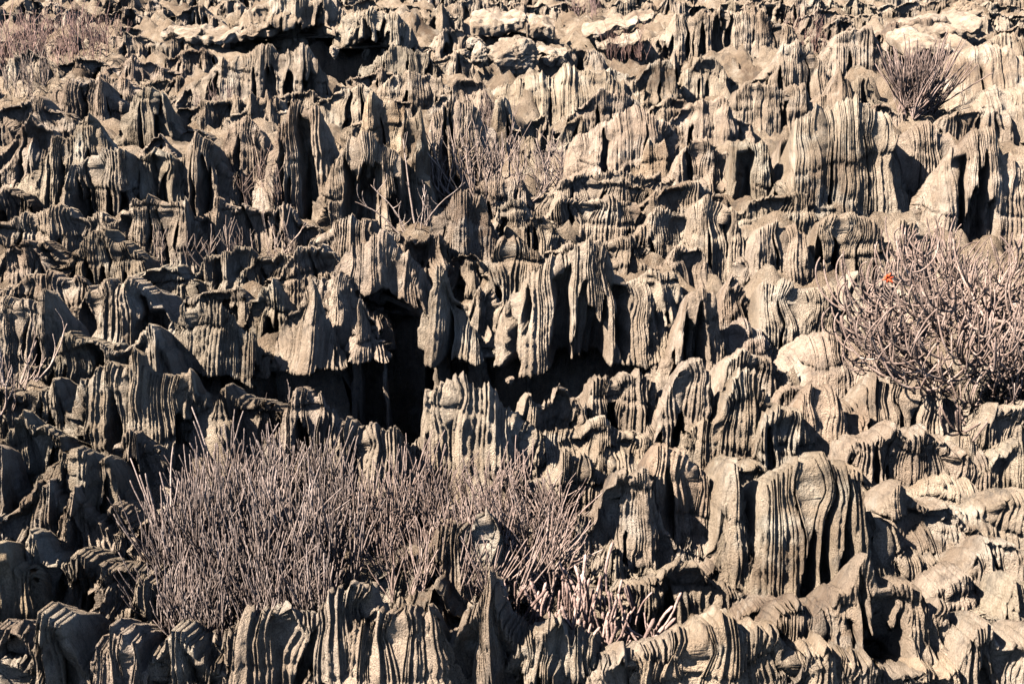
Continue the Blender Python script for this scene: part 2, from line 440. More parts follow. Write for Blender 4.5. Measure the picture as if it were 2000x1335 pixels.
R('848,1078 880,1062 905,1048 922,1066 938,1032 962,1030 975,1060 990,1112', 1172, e=.8, pleat=1.4, cut=.72, tint=.95,
  label='jagged dark-sided limestone tooth poking up inside the pale pencil bush')
R('870,1240 900,1205 960,1190 1015,1200 1040,1240', 1400, e=.6, D=.3, pleat=.5, tint=1.08, tiers=1)
R('985,1300 1010,1255 1060,1225 1130,1222 1165,1262 1175,1300', 1420, e=.55, pleat=.8, tint=1.0)
R('1170,1330 1200,1290 1260,1280 1330,1300', 1460, e=.6, tint=.95)
R('1235,1145 1290,1114 1350,1108 1402,1142', 1205, e=.55, sp=.037, flute=1.2)
R('1310,1280 1330,1230 1400,1208 1500,1214 1560,1236 1640,1262', 1450, e=.45, D=.3, pleat=.5, hue=ORANGE)
R('1420,1215 1460,1190 1520,1185 1560,1200', 1250, e=.5, tint=.95)
R('1535,1205 1600,1160 1690,1128 1760,1142 1832,1166 1872,1215', 1345, e=.55, D=.26, pleat=2.2, cut=.62, tint=1.0,
  label='broad pleated limestone overhang above a black hollow near the lower right corner')
R('1495,1320 1530,1258 1560,1325', 1440, e=1., pleat=1.3)
R('1560,1320 1620,1290 1700,1285 1760,1320', 1440, e=.5, tint=.75)
R('1858,1330 1882,1230 1912,1214 1960,1222 2020,1250', 1430, e=.65, pleat=1.8, sp=.037)
R('1780,1330 1810,1300 1850,1310', 1420, e=.6, hue=ORANGE)
R('1960,1200 1982,1150 2020,1165', 1300, e=.7, tint=1.1)
R('1868,1120 1902,1062 1950,1050 2000,1060', 1215, e=.65, pleat=1.8, tint=.9)
R('1800,1180 1830,1130 1880,1120', 1230, e=.6, pleat=.5)
R('1890,1010 1925,972 1980,955 2030,962', 1062, e=.4, D=.3, sp=.037, flute=1.2, pleat=.5, tint=1.25, look='bright white-topped fluted limestone dome')
# ---- around the big lower right rock
R('1468,1010 1490,935 1545,892 1592,884 1642,912 1664,962 1702,1005', 1165, calm=True, e=.5, pleat=1.3, D=.42, sp=.03,
  label='largest pleated limestone tower at lower right with deep black slots')
R('1378,1070 1398,970 1424,898 1444,932 1466,1005', 1125, e=.85, pleat=1.6, D=.3)
R('1424,1112 1442,1054 1464,1102', 1165, e=1.1, pleat=.5, D=.16)
R('1698,1115 1738,1062 1760,1050 1802,1105', 1155, e=.9, pleat=1.0, tint=1.08)
R('1690,1010 1735,965 1790,962 1850,1000 1885,1055', 1125, e=.45, D=.5, pleat=.4, flute=.4, tint=1.05)
R('1255,935 1280,888 1332,870 1382,910 1392,965', 1105, e=.5, D=.45, pleat=.7, flute=.7, tint=1.08, hue=ORANGE)
R('1165,985 1198,906 1258,900 1290,985 1312,1060', 1120, e=.6, pleat=.9, flute=.7)
R('1186,1142 1202,1064 1252,1132', 1165, e=1.1, D=.16, pleat=.5)
R('1640,960 1660,905 1690,915 1700,950', 985, e=.5, flute=.3, tint=.95, hue=ORANGE)
R('1755,965 1830,930 1900,945 1935,968', 1015, e=.35, D=.4, pleat=.3, flute=.4, tint=1.15)
R('1868,938 1888,872 1920,860 1948,925', 955, e=.7, D=.3, tint=1.12)
R('1640,905 1658,845 1722,830 1792,840 1855,862 1905,905', 955, e=.5, tint=1.05, tiers=1)
R('1930,900 1958,872 2020,868', 965, e=.5, tint=1.1)
# ---- below the right bush and cleft, middle right
R('820,860 828,795 836,745 862,758 900,752 960,768 1002,790 1030,810', 935, calm=True, e=.5, D=.35, pleat=.5, flute=.6, sp=.035, tint=1.0,
  label='pale flat-faced limestone slab standing right of the black vertical slot')
R('1005,830 1028,768 1045,795 1078,770 1098,748 1118,800', 865, e=.7, pleat=.6, flute=.6)
R('1118,820 1150,746 1190,725 1245,724 1272,770 1292,822', 852, e=.5, pleat=1.0)
R('1265,830 1300,765 1332,710 1372,720 1398,810', 885, e=.75, pleat=1.3)
R('1385,830 1410,765 1440,748 1502,765 1510,820', 900, e=.5, pleat=.7, tint=.95)
R('1040,880 1090,846 1150,830 1230,838 1285,885', 930, e=.4, D=.4, pleat=.5, tint=1.1)
R('1050,950 1100,905 1150,890 1190,925', 1010, e=.5, pleat=.8, tint=1.0)
R('1465,900 1490,832 1540,820 1575,850 1602,880', 925, e=.5, pleat=.8)
R('1390,960 1420,895 1470,880 1500,905', 985, e=.6, pleat=1.0)
R('1552,830 1562,775 1592,756 1640,760 1658,810', 890, e=.45, flute=.3, pleat=.4, hue=ORANGE, tint=.98, cut=.9)
R('1640,815 1690,742 1760,728 1850,778 1902,835', 865, e=.5, D=.45, tint=1.02, lean=-.05)
R('1925,850 1945,800 1975,785 2030,790', 900, e=.5, pleat=.7)
R('1962,880 1984,812 2015,850', 905, e=.9, pleat=.6, tint=.9)
R('1505,735 1560,676 1620,650 1700,676 1745,725', 775, calm=True, e=.35, D=.5, flute=.35, pleat=.3, tint=1.28,
  label='smooth bright pale limestone mound just left below the red-flowered bush')
R('1398,790 1418,705 1450,690 1502,705', 800, e=.55, pleat=.8)
R('1500,820 1530,765 1570,755', 830, e=.5, tint=1.08)
R('1930,730 1950,695 2020,680', 800, e=.45, sp=.033, tint=.9)
# ---- left, below the cleft
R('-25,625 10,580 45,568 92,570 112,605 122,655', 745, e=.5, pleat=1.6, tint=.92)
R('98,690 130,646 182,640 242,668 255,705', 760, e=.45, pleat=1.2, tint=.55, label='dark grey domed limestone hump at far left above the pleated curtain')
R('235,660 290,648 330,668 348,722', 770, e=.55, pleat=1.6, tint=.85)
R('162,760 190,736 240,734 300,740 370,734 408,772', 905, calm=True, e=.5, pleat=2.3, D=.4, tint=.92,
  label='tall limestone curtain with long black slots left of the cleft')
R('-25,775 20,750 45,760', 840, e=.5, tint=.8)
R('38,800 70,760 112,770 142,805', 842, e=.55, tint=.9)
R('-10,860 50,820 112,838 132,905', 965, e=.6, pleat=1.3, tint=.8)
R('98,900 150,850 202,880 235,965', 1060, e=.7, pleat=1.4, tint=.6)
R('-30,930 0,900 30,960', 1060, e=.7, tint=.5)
R('22,1010 60,962 112,975', 1085, e=.6, pleat=1.4, tint=.8)
R('108,1020 136,968 162,1000 185,1035', 1085, e=.8, pleat=1., tint=1.0)
R('180,1040 215,1000 255,1035', 1090, e=.6, tint=.75)
R('262,1065 298,992 330,1000 352,1045', 1095, e=.45, flute=.4, tint=1.15)
R('398,830 430,786 482,775 515,800', 860, e=.5, pleat=1., tint=.62, label='small dark limestone dome with a lit rim behind the grey pencil bush')
R('545,850 588,786 620,780 652,835', 890, e=.65, pleat=1., tint=1.0)
R('638,890 668,846 722,830 772,840 798,900', 975, e=.38, D=.35, pleat=1.2, tint=.72,
  label='dark flat-topped limestone stump with bright top in front of the cleft')
R('215,910 240,850 285,870', 960, e=.7, tint=.8)
# ---- the overhanging row above the cleft
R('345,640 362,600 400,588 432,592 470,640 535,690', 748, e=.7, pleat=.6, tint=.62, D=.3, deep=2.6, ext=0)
R('540,660 560,600 590,546 606,545 640,620 692,700', 728, e=.95, D=.38, pleat=.2, fins=.3, keel=.8, sp=.033, deep=2.6, ext=0, tint=1.05,
  label='tall pale triangular limestone fin hanging over the black cleft')
R('688,630 705,580 730,620 746,690', 712, e=1.0, D=.2, deep=2.6, ext=0, tint=1.05)
R('832,590 850,526 872,530 912,600 962,672', 722, e=.8, D=.3, pleat=.6, fins=.4, keel=.4, tint=.85, deep=2.6, ext=0,
  label='leaning dark-sided limestone fin right of the black vertical slot')
R('962,650 990,590 1030,542 1080,490 1135,474 1192,500 1222,540 1262,560 1285,610', 720, calm=True, e=.45, D=.42, pleat=2.2, sp=.03, deep=2.6, ext=0, flute=1.1,
  label='large central pleated limestone curtain with white ribs and black slots')
R('1205,665 1228,590 1262,572 1292,602 1305,655', 716, e=.6, D=.5, pleat=1.2, deep=2.6, ext=0)
R('1300,705 1332,630 1345,562 1372,550 1392,562 1404,640', 728, e=.55, pleat=1.8)
R('1392,660 1408,590 1432,520 1462,540 1484,605', 650, e=.6, pleat=1.2)
R('1404,670 1440,630 1492,640 1515,695', 725, e=.4, D=.3, pleat=1.0, tint=.85)
R('1478,640 1492,545 1530,538 1560,560 1622,548 1645,605', 690, calm=True, e=.45, pleat=.9, flute=.9, tint=1.02)
R('1640,590 1660,536 1705,530 1760,560', 630, e=.4, flute=.4, tint=1.2)
# ---- middle band
R('645,540 682,480 745,436 792,478 835,545', 640, e=.55, D=.45, pleat=.3, tint=.72, cut=.42, cutd=.5, calm=True, fins=.3,
  label='black-faced limestone knob with a bright crest just above the cleft')
R('645,575 665,532 700,560 722,605', 655, e=.7, D=.3, tint=1.08)
R('945,590 978,470 1000,460 1042,480 1064,510', 610, calm=True, e=.5, tint=1.05)
R('1000,560 1040,520 1080,500', 600, e=.5)
R('1225,560 1270,518 1322,538 1338,600', 625, e=.38, D=.4, flute=.5, pleat=.5, tint=1.18)
R('842,480 850,402 900,374 942,390 968,455', 525, calm=True, e=.45, pleat=1.0, tint=.98)
R('955,455 975,386 1002,380 1042,432', 475, e=.5)
R('995,490 1030,422 1062,410 1092,465', 505, e=.75, tint=1.02)
R('1055,440 1110,386 1162,376 1232,384 1250,410', 452, e=.45)
R('1080,490 1120,468 1170,470', 520, e=.4, tint=1.1)
R('1160,485 1200,456 1240,460 1282,492', 525, e=.4, tint=1.0)
R('1240,445 1290,410 1332,400 1392,430 1402,480', 505, e=.45, tiers=1)
R('1300,520 1330,480 1362,485', 560, e=.6)
R('1340,475 1350,402 1390,380 1432,400 1462,470', 525, e=.5, pleat=1.1)
R('1455,515 1480,446 1522,440 1572,470 1595,515', 545, e=.5, pleat=1.2)
R('1585,505 1602,422 1652,410 1702,420 1735,465', 535, calm=True, e=.45, pleat=1.0)
R('1730,480 1760,420 1800,430 1830,470', 530, e=.5, pleat=1.3)
R('875,530 900,490 922,490 945,525', 560, e=.6, tint=1.2)
R('905,640 930,575 960,560', 660, e=.7, tint=1.1)
R('-25,450 20,425 60,415 130,410 202,420 245,452', 485, e=.45, tint=1.0)
R('-25,520 20,472 60,465', 545, e=.5, pleat=1.6, tint=.95)
R('55,515 90,466 132,500', 545, e=.6, pleat=1.5, tint=.9)
R('130,510 160,462 212,450 252,492', 545, e=.55, pleat=1.6, tint=.85)
R('-25,575 60,536 150,530', 605, e=.45, sp=.033, flute=1.2, tint=1.02)
R('118,610 190,552 262,530 302,560 335,625', 655, e=.5, pleat=2.0, tint=.95)
R('238,435 250,386 302,375 362,385 374,435', 495, e=.45, pleat=1.3, tint=1.02)
R('365,440 400,402 462,395 542,400 602,422', 480, e=.45, pleat=1.0, tint=.98)
R('245,560 300,500 340,500 360,540', 585, e=.6, tint=.95)
R('385,530 420,482 482,480', 565, e=.5, pleat=1.6, tint=.88)
R('475,530 540,488 580,515', 565, e=.5, pleat=1.6, tint=.85)
R('540,535 585,490 632,480 655,505', 570, e=.5, pleat=1.3, tint=.95)
R('595,480 650,424 722,420 765,445', 525, e=.4, D=.4, tint=1.05)
R('348,600 400,562 462,560 515,600', 612, e=.5, pleat=1.5, tint=.75)
R('475,620 500,552 532,540 565,610', 665, e=.7, pleat=1.8, tint=.85)
R('775,520 800,460 840,450', 560, e=.6, tint=.95)
# ---- upper left
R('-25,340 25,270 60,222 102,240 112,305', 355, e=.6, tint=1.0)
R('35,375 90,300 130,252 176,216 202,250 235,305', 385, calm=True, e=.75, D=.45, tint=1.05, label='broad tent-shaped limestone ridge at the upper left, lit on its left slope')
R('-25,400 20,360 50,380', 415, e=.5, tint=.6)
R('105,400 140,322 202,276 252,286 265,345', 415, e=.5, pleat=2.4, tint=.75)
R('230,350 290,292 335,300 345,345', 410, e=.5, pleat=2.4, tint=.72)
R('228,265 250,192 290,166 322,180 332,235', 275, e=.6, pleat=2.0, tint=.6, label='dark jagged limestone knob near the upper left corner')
R('275,290 315,255 345,300', 315, e=.6, tint=.95)
R('328,390 342,312 382,262 422,270 444,335', 395, e=.55, pleat=1.5)
R('425,335 450,262 492,230 522,260 534,315', 355, e=.6, pleat=1.0)
R('525,345 545,242 572,202 622,200 652,260 684,355', 405, calm=True, e=.55, pleat=1.8, D=.4)
R('640,345 682,272 722,260 782,302 790,405', 435, calm=True, e=.5, pleat=2.4, D=.4, tint=.95, label='high limestone buttress with three black slots left of the spreading pale bush')
R('685,275 720,192 762,190 792,220 802,305', 335, e=.55, pleat=.7, flute=.6, hue=(1.06, .97, .86))
R('780,350 790,232 822,200 832,262 838,352', 405, e=.5, pleat=1.5)
R('828,310 842,222 882,192 932,210 964,255', 355, e=.45, tint=1.02)
R('355,205 400,185 460,190', 240, e=.5, tint=1.0)
R('440,240 490,190 540,185 560,215', 250, e=.5, tint=1.05)
R('-25,225 30,185 80,180 130,215', 250, e=.5, tint=.9)
R('100,190 140,150 190,145 215,190', 215, e=.6, tint=1.0)
# ---- upper middle and right
R('945,280 970,202 992,190 1018,258', 285, e=.6, pleat=1.2, tint=.9)
R('1008,265 1040,222 1062,212 1085,255', 278, e=.7)
R('1085,265 1110,230 1135,222 1150,260', 278, e=.6, pleat=1.3)
R('1095,335 1120,262 1202,216 1262,215 1312,242', 335, calm=True, e=.4, D=.5, tint=1.1)
R('1248,330 1270,272 1300,262 1314,315', 345, e=.9, flute=.6, hue=ORANGE)
R('1308,345 1340,282 1382,262 1432,300 1454,355', 372, e=.45, tint=1.05, tiers=1)
R('1428,380 1430,272 1470,262 1502,270 1522,355', 392, calm=True, e=.45, pleat=1.8, tint=.85)
R('1508,375 1530,262 1546,265 1554,345', 385, e=.6, pleat=1.2)
R('1548,340 1556,242 1602,206 1672,196 1732,220 1738,295', 415, calm=True, e=.38, D=.5, pleat=1.2, tint=1.08,
  label='broad pale limestone dome with a bright rounded top left of the upper right bush')
R('1728,345 1742,252 1792,240 1852,250 1864,325', 395, calm=True, e=.42, pleat=1.0, tint=1.02)
R('1805,385 1860,282 1902,252 1942,256 1982,310 2030,335', 445, calm=True, e=.5, D=.5, pleat=1.5, tint=1.05,
  label='large pale limestone curtain at the right edge below the upper bush')
R('1445,420 1490,382 1562,370 1605,402', 435, e=.45)
R('1125,345 1200,318 1265,332', 385, e=.4, tint=1.05)
R('1045,385 1100,342 1152,340 1245,352', 405, e=.45)
R('1245,395 1300,360 1352,350 1405,372', 415, e=.45, tint=1.0)
R('860,395 920,352 990,345 1040,380', 405, e=.4, tint=1.05)
R('345,190 382,150 432,106 522,96 602,92 625,135', 190, calm=True, e=.5, D=.4, pleat=2.0, tint=.88,
  label='long dark pleated limestone wall below the overhanging ledge at upper left')
R('715,200 760,148 820,132 860,150', 205, e=.5, tint=1.05)
R('600,225 660,175 720,160 740,190', 225, e=.5, tint=1.05)
R('850,215 890,160 940,150 960,195', 220, e=.6, tint=1.08)
R('725,130 760,92 820,95 845,130', 140, e=.5, pleat=1.3, tint=.75)
R('960,175 1040,150 1110,130 1190,140 1240,170', 205, e=.35, D=.6, tint=1.15, look='bright wide fluted limestone dome')
R('1280,80 1318,32 1400,16 1490,24 1545,50', 92, calm=True, e=.5, pleat=1.6, tint=.9)
R('1300,150 1318,98 1335,150', 165, e=.8, tint=.9)
R('1325,165 1362,112 1402,102 1420,140', 175, e=.6, pleat=1.3)
R('1485,150 1530,92 1582,90 1622,145', 158, e=.55, tint=1.0)
R('1405,215 1460,162 1520,160 1572,165 1585,210', 235, e=.45, tint=1.02)
R('1578,222 1618,172 1642,118 1652,150 1672,195', 228, e=.95, D=.4, pleat=.8, tint=1.05,
  label='sharp limestone pinnacle with black right side left of the upper right bush')
R('1655,190 1670,150 1700,145 1715,185', 215, e=.7)
R('1600,120 1650,60 1700,55 1740,110', 130, e=.55, tint=1.0)
R('1230,170 1270,115 1310,118 1325,165', 190, e=.55, tint=.95)
R('1700,70 1780,30 1850,28 1880,65', 90, e=.45)
R('1900,110 1940,70 2020,60', 140, e=.5)
R('1120,215 1170,178 1230,180 1260,215', 235, e=.5, tint=1.0)
R('1320,230 1360,190 1410,185 1440,225', 250, e=.4, tint=1.05)
R('1880,200 1930,170 2020,165', 240, e=.4, D=.5, flute=.3, pleat=.3, tint=1.15)

R('1835,160 1862,104 1925,84 1975,92 2030,120', 190, e=.35, D=.6, calm=True, flute=.3, pleat=.5, tint=1.25, label='big pale cracked rock at the right edge behind the upper bush')
# ---- the overhanging ledge near the top
R('468,34 490,8 520,-6 580,-12 640,-10 664,8', 100, e=.3, D=.6, pleat=1.6, cut=.48, cutd=.8, fins=.4, back=1.4, sp=.045, ext=0, name='rock_ledge',
  label='thick overhanging limestone ledge with fluted front edge at the upper left')
R('666,38 690,18 725,10 755,16 788,36', 104, e=.3, D=.5, pleat=1.8, cut=.60, cutd=.7, back=1.2, sp=.045, ext=0, name='rock_ledge',
  label='shorter dark limestone ledge with a bright cap beside the long overhanging ledge')
# ---- small rough ribs on the open ground between the rows
for s_, y_ in [('170,165 205,140 240,150 262,172', 190), ('225,130 262,108 300,115 330,135', 150), ('285,160 320,140 352,150', 180), ('120,125 160,108 200,118', 140),
               ('330,110 370,90 410,96', 128), ('395,225 430,208 465,222', 240), ('540,190 575,172 612,182', 205), ('615,205 650,190 690,200', 222), ('690,240 715,222 740,235', 252),
               ('520,235 550,218 585,230', 250), ('340,262 372,240 400,255', 275), ('735,205 770,188 800,200', 215), ('860,110 890,98 915,108', 135), ('1100,100 1130,85 1160,95', 125),
               ('1290,200 1320,180 1345,198', 222), ('1690,215 1715,200 1745,212', 232), ('1860,225 1900,205 1950,212', 245), ('1150,150 1190,128 1225,140', 165),
               ('820,175 850,160 880,172', 190), ('10,120 50,100 90,115', 150), ('700,150 740,132 775,145', 165), ('1620,235 1660,215 1700,228', 250)]:
    R(s_, y_, e=.5, pleat=1.0, sp=.033, tint=1.0)
# ---- far rows towards the top edge
prf = random.Random(77)
row_y = 118
while row_y > -22:
    x = -60 + prf.uniform(0, 50)
    while x < 2050:
        w = prf.uniform(38, 105)*(0.55 + row_y/250)
        h = prf.uniform(16, 46)*(0.6 + row_y/300)
        if w < 30: w = 30
        xm = x + w/2
        near_listed = any(abs(q['px']-xm) < 0.5*(q['w']+w)*0.8 and abs(q['py']-(row_y-h/2)) < 0.5*(q['h']+h)*0.75 for q in THINGS)
        clear = (450 < xm < 840 and row_y > 20) or (905 < xm < 1290 and row_y > 38) or (1750 < xm < 1960 and row_y > 55)
        if not near_listed and not clear:
            yt = row_y - h
            s = '%.0f,%.0f %.0f,%.0f %.0f,%.0f %.0f,%.0f' % (x, row_y-h*prf.uniform(.2, .5), x+w*.3, yt+h*prf.uniform(0, .2),
                                                             x+w*.65, yt+h*prf.uniform(0, .25), x+w, row_y-h*prf.uniform(.2, .5))
            R(s, row_y, e=prf.uniform(.4, .8), pleat=prf.uniform(.5, 2.0), tint=prf.uniform(.78, 1.12), sp=.045)
        x += w*prf.uniform(.75, 1.15)
    row_y -= 26 if row_y > 60 else 20
print('rocks', len(THINGS))

# ---- the field goes on to both sides of the view: copies that share the meshes above
field = bpy.data.objects.new('outlying_rock_field', None); C.objects.link(field)
field['kind'] = 'stuff'; field['label'] = 'more fluted limestone going on beyond both sides of the view'
pf = random.Random(12); pool = [t['o'] for t in THINGS if 60 < t['w'] < 220 and t['cut'] is None and t['py'] > 250 and not 520 < t['py'] < 740]
yy = 4.2
while yy < 25:
    edge_x = .36*(yy*math.cos(PITCH) + H*math.sin(PITCH))
    for sd in (-1, 1):
        for kx in range(4):
            src = pool[pf.randrange(len(pool))]
            hw_ = src.dimensions.x/2 if src.dimensions.x > 0 else .5
            c_ = bpy.data.objects.new('fluted_rock', src.data); C.objects.link(c_); c_.parent = field
            c_.location = (sd*(edge_x + .85 + kx*.75 + pf.uniform(-.08, .2)), yy + pf.uniform(-.3, .3), 0)
            c_.rotation_euler = (0, 0, pf.uniform(-.25, .25)); c_.color = src.color
    yy += .85

# ------------------------------------------------------------------ ledges, slabs and boulders
def slab(name, s, thick_px, yb_ground, depth, label, tint=1.0, hue=None, flute=0.0, seed=0, cat='slab', base=0.0, rise=0.0):
    """a bed of rock with a ragged edge: top outline follows the pixels, stands at the depth of yb_ground"""
    pts = sorted(px_pts(s)); g = on_ground((pts[0][0]+pts[-1][0])/2, yb_ground)
    Y = g.y
    P = [at_depth(x, y, Y) for x, y in pts]
    xs = np.array([p.x for p in P]); zs = np.array([p.z for p in P])
    th = thick_px*math.hypot(Y, H)/F_PX
    n = max(40, int((xs[-1]-xs[0])/0.02)); n = min(n, 220)
    x = np.linspace(xs[0], xs[-1], n); xc = (x[0]+x[-1])/2
    zt = np.interp(x, xs, zs) + 0.03*fbm(x*6, 0*x, 0*x+seed, seed, 3)
    q = (x-x[0])/(x[-1]-x[0])
    endr = np.minimum(1, np.minimum(q, 1-q)/0.06)**0.5
    edge = 0.12*fbm(x*4, 0*x+3, 0*x, seed+2, 3) - flute*np.abs(np.sin(x*math.pi/0.11 + 2*vnoise(x*2, 0*x, 0*x, seed)))
    thv = th*(1 + 0.35*fbm(x*3, 0*x+8, 0*x, seed+3, 2))*endr
    rows = []
    for (fy, fz, wz) in [(-.25, -1.0, .6), (-.08, -.98, .8), (0, -.85, 1), (.02, -.5, 1), (.03, -.2, 1), (.0, -.05, 1), (-.06, 0, 1), (-.3, rise*.3, 1), (-.6, rise*.6, 1), (-1, rise, 1), (-1.05, -.6, 1), (-1, -1, .6)]:
        yy = -(fy*depth) if fy < 0 else -fy
        yy = yy - edge*(1 if fy > -.5 else .3)*wz + (1-endr)*0.25*depth*(1 if fy > -.5 else -1)
        zz = zt + fz*(thv if fz < 0 else 1) + 0.025*fbm(x*7, 0*x+fy*9, 0*x+fz*5, seed+6, 3)
        rows.append(np.stack([x-xc, yy, zz], -1))
    V = np.array(rows); V = np.concatenate([V, V[:1]])
    ks = np.linspace(0, len(V)-1, (len(V)-1)*5+1); k0 = np.minimum(ks.astype(int), len(V)-2); kf_ = (ks-k0)[:, None, None]
    V = V[k0]*(1-kf_) + V[k0+1]*kf_
    V[:, 0] = V[:, 0].mean(0); V[:, -1] = V[:, -1].mean(0)
    nn = fbm(V[..., 0]*9, V[..., 1]*9, V[..., 2]*9, seed+40, 4)
    V[..., 1] += .035*nn*endr; V[..., 2] += .03*fbm(V[..., 0]*11+9, V[..., 1]*11, V[..., 2]*11, seed+44, 4)*endr
    V[-1] = V[0]
    me = mesh_from(name, V.reshape(-1, 3), grid_faces(V.shape[0], n), ROCK, smooth=False)
    # close the two ends
    o = link(name, me, (xc, Y, base)); o['label'] = label; o['category'] = cat
    c = np.array([tint]*3)*(np.array(hue) if hue else 1); o.color = (*[float(k) for k in c], 1)
    return o
slab('flat_rock', '305,68 380,70 450,66 540,56 556,50', 15, 100, .8, 'thin pale limestone slab with a curled tip left below the overhanging ledge', 1.05, seed=13)
slab('flat_rock', '915,48 960,40 1020,40 1028,42', 24, 90, .9, 'blocky limestone slab bridging a dark hole at the upper centre', 1.1, seed=14)
slab('flat_rock', '1026,46 1060,42 1085,52', 28, 92, .7, 'short cracked limestone block at the right end of the bridging slab', 1.05, seed=15)
slab('flat_rock', '1138,68 1180,58 1230,48 1282,30', 12, 95, .8, 'thin pale tilted limestone slab rising to the right at upper centre', 1.1, seed=16)
slab('flat_rock', '1165,90 1210,82 1255,72', 11, 108, .7, 'lower thin tilted limestone slab with dry stems beneath it', 1.0, seed=17)
slab('flat_rock', '1762,72 1800,62 1850,54 1880,58 1905,48 1928,44', 20, 108, 1.2, 'long dark-edged limestone slab lying tilted at the upper right', .95, seed=18)
slab('flat_rock', '1768,92 1800,84 1850,92 1880,104 1912,96', 26, 140, 1.2, 'wavy bright limestone shelf under the dark-edged slab at the upper right', 1.15, seed=19)
slab('flat_rock', '1030,108 1080,104 1110,106', 7, 140, .5, 'small thin pale slab over a dark notch at upper centre', 1.12, seed=20)

def boulder(s_c, r_px, yb, label, seed, tint=1.0, squash=(1, .8, .8), hue=None, name='boulder'):
    g = on_ground(s_c[0], yb); d = math.hypot(g.y, H); r = r_px*d/F_PX
    zc = at_depth(s_c[0], s_c[1], g.y).z
    nu, nv = 90, 54
    th = np.linspace(0, 2*math.pi, nu); p = np.linspace(0.02, math.pi-0.02, nv)
    T, P = np.meshgrid(th, p)
    sx, sy, sz = np.sin(P)*np.cos(T), np.sin(P)*np.sin(T), np.cos(P)
    rs = np.random.RandomState(seed); 
    q = np.ones_like(sx)*1.25
    for _ in range(11):                                   # broken flat facets
        nrm = rs.randn(3); nrm /= np.linalg.norm(nrm)
        dd = sx*nrm[0]+sy*nrm[1]+sz*nrm[2]
        q = np.minimum(q, np.where(dd > 0.05, rs.uniform(.72, 1.0)/np.maximum(dd, .05), 9))
    q = q*(1 + 0.14*fbm(sx*2.5, sy*2.5, sz*2.5, seed, 4) - .16*np.abs(fbm(sx*5, sy*5, sz*5, seed+3, 4)))
    V = np.stack([sx*q*r*squash[0], sy*q*r*squash[1], sz*q*r*squash[2]], -1)
    V[:, -1] = V[:, 0]
    me = mesh_from(name, V.reshape(-1, 3), grid_faces(nv, nu)[:, ::-1], ROCK, smooth=False)
    o = link(name, me, (g.x, g.y, zc)); o['label'] = label; o['category'] = 'boulder'
    c = np.array([tint]*3)*(np.array(hue) if hue else 1); o.color = (*[float(k) for k in c], 1)
    return o
boulder((925, 86), 16, 115, 'small rounded boulder under the bridging slab at upper centre', 31, 1.1)
boulder((906, 108), 18, 125, 'angular pale boulder left of the rock with a dark hole', 32, 1.1)
boulder((938, 112), 20, 140, 'upright pale boulder beside a dark hole at upper centre', 33, 1.15, (1, .8, 1.1))
boulder((850, 122), 14, 135, 'pale pointed boulder left of the upper central boulders', 34, 1.0)
boulder((1005, 110), 42, 145, 'large bright lumpy boulder right of the upper central hole', 35, 1.0, (1.1, .9, .75))
boulder((1075, 118), 17, 140, 'small square pale boulder beneath the small thin slab', 36, 1.15)
boulder((1095, 122), 10, 140, 'little tan stone in the dark notch at upper centre', 37, 1.05, hue=ORANGE)
boulder((1880, 22), 24, 60, 'rounded brown boulder beside the far right top corner', 39, .9, (1.2, .9, .8), hue=ORANGE)
boulder((655, 102), 12, 120, 'small lit stone deep in the shade under the upper left ledge', 40, 1.1, (.7, .8, 1.1))
boulder((995, 742), 9, 790, 'tiny bright stone on the black ledge below the central curtain', 41, 1.3)

# ------------------------------------------------------------------ bushes
def tube(path, rad, sides=5, knob=0.12, seed=0):
    path = np.asarray(path, float); n = len(path)
    tan = np.gradient(path, axis=0); tan /= np.linalg.norm(tan, axis=1)[:, None]+1e-9
    ref = np.array([0.3, 0.2, 1.0]) if abs(tan[0][2]) < .8 else np.array([1.0, 0.1, 0.2])
    a = np.cross(tan, ref); a /= np.linalg.norm(a, axis=1)[:, None]+1e-9
    b = np.cross(tan, a)
    rad = np.asarray(rad)*(1 + knob*(np.arange(n) % 2*2-1))
    ang = np.arange(sides)/sides*2*math.pi
    V = path[:, None, :] + rad[:, None, None]*(np.cos(ang)[None, :, None]*a[:, None, :] + np.sin(ang)[None, :, None]*b[:, None, :])
    f = []
    for i in range(n-1):
        for j in range(sides):
            k = (j+1) % sides
            f.append((i*sides+j, i*sides+k, (i+1)*sides+k, (i+1)*sides+j))
    tip = path[-1] + tan[-1]*rad[-1]*1.2
    V = np.concatenate([V.reshape(-1, 3), np.repeat(tip[None], sides, 0)])
    for j in range(sides):
        k = (j+1) % sides
        f.append(((n-1)*sides+j, (n-1)*sides+k, n*sides+k, n*sides+j))
    return V, np.array(f)
def join(parts):
    V, Fa, off = [], [], 0
    for v, f in parts:
        V.append(v); Fa.append(f+off); off += len(v)
    return np.concatenate(V), np.concatenate(Fa)

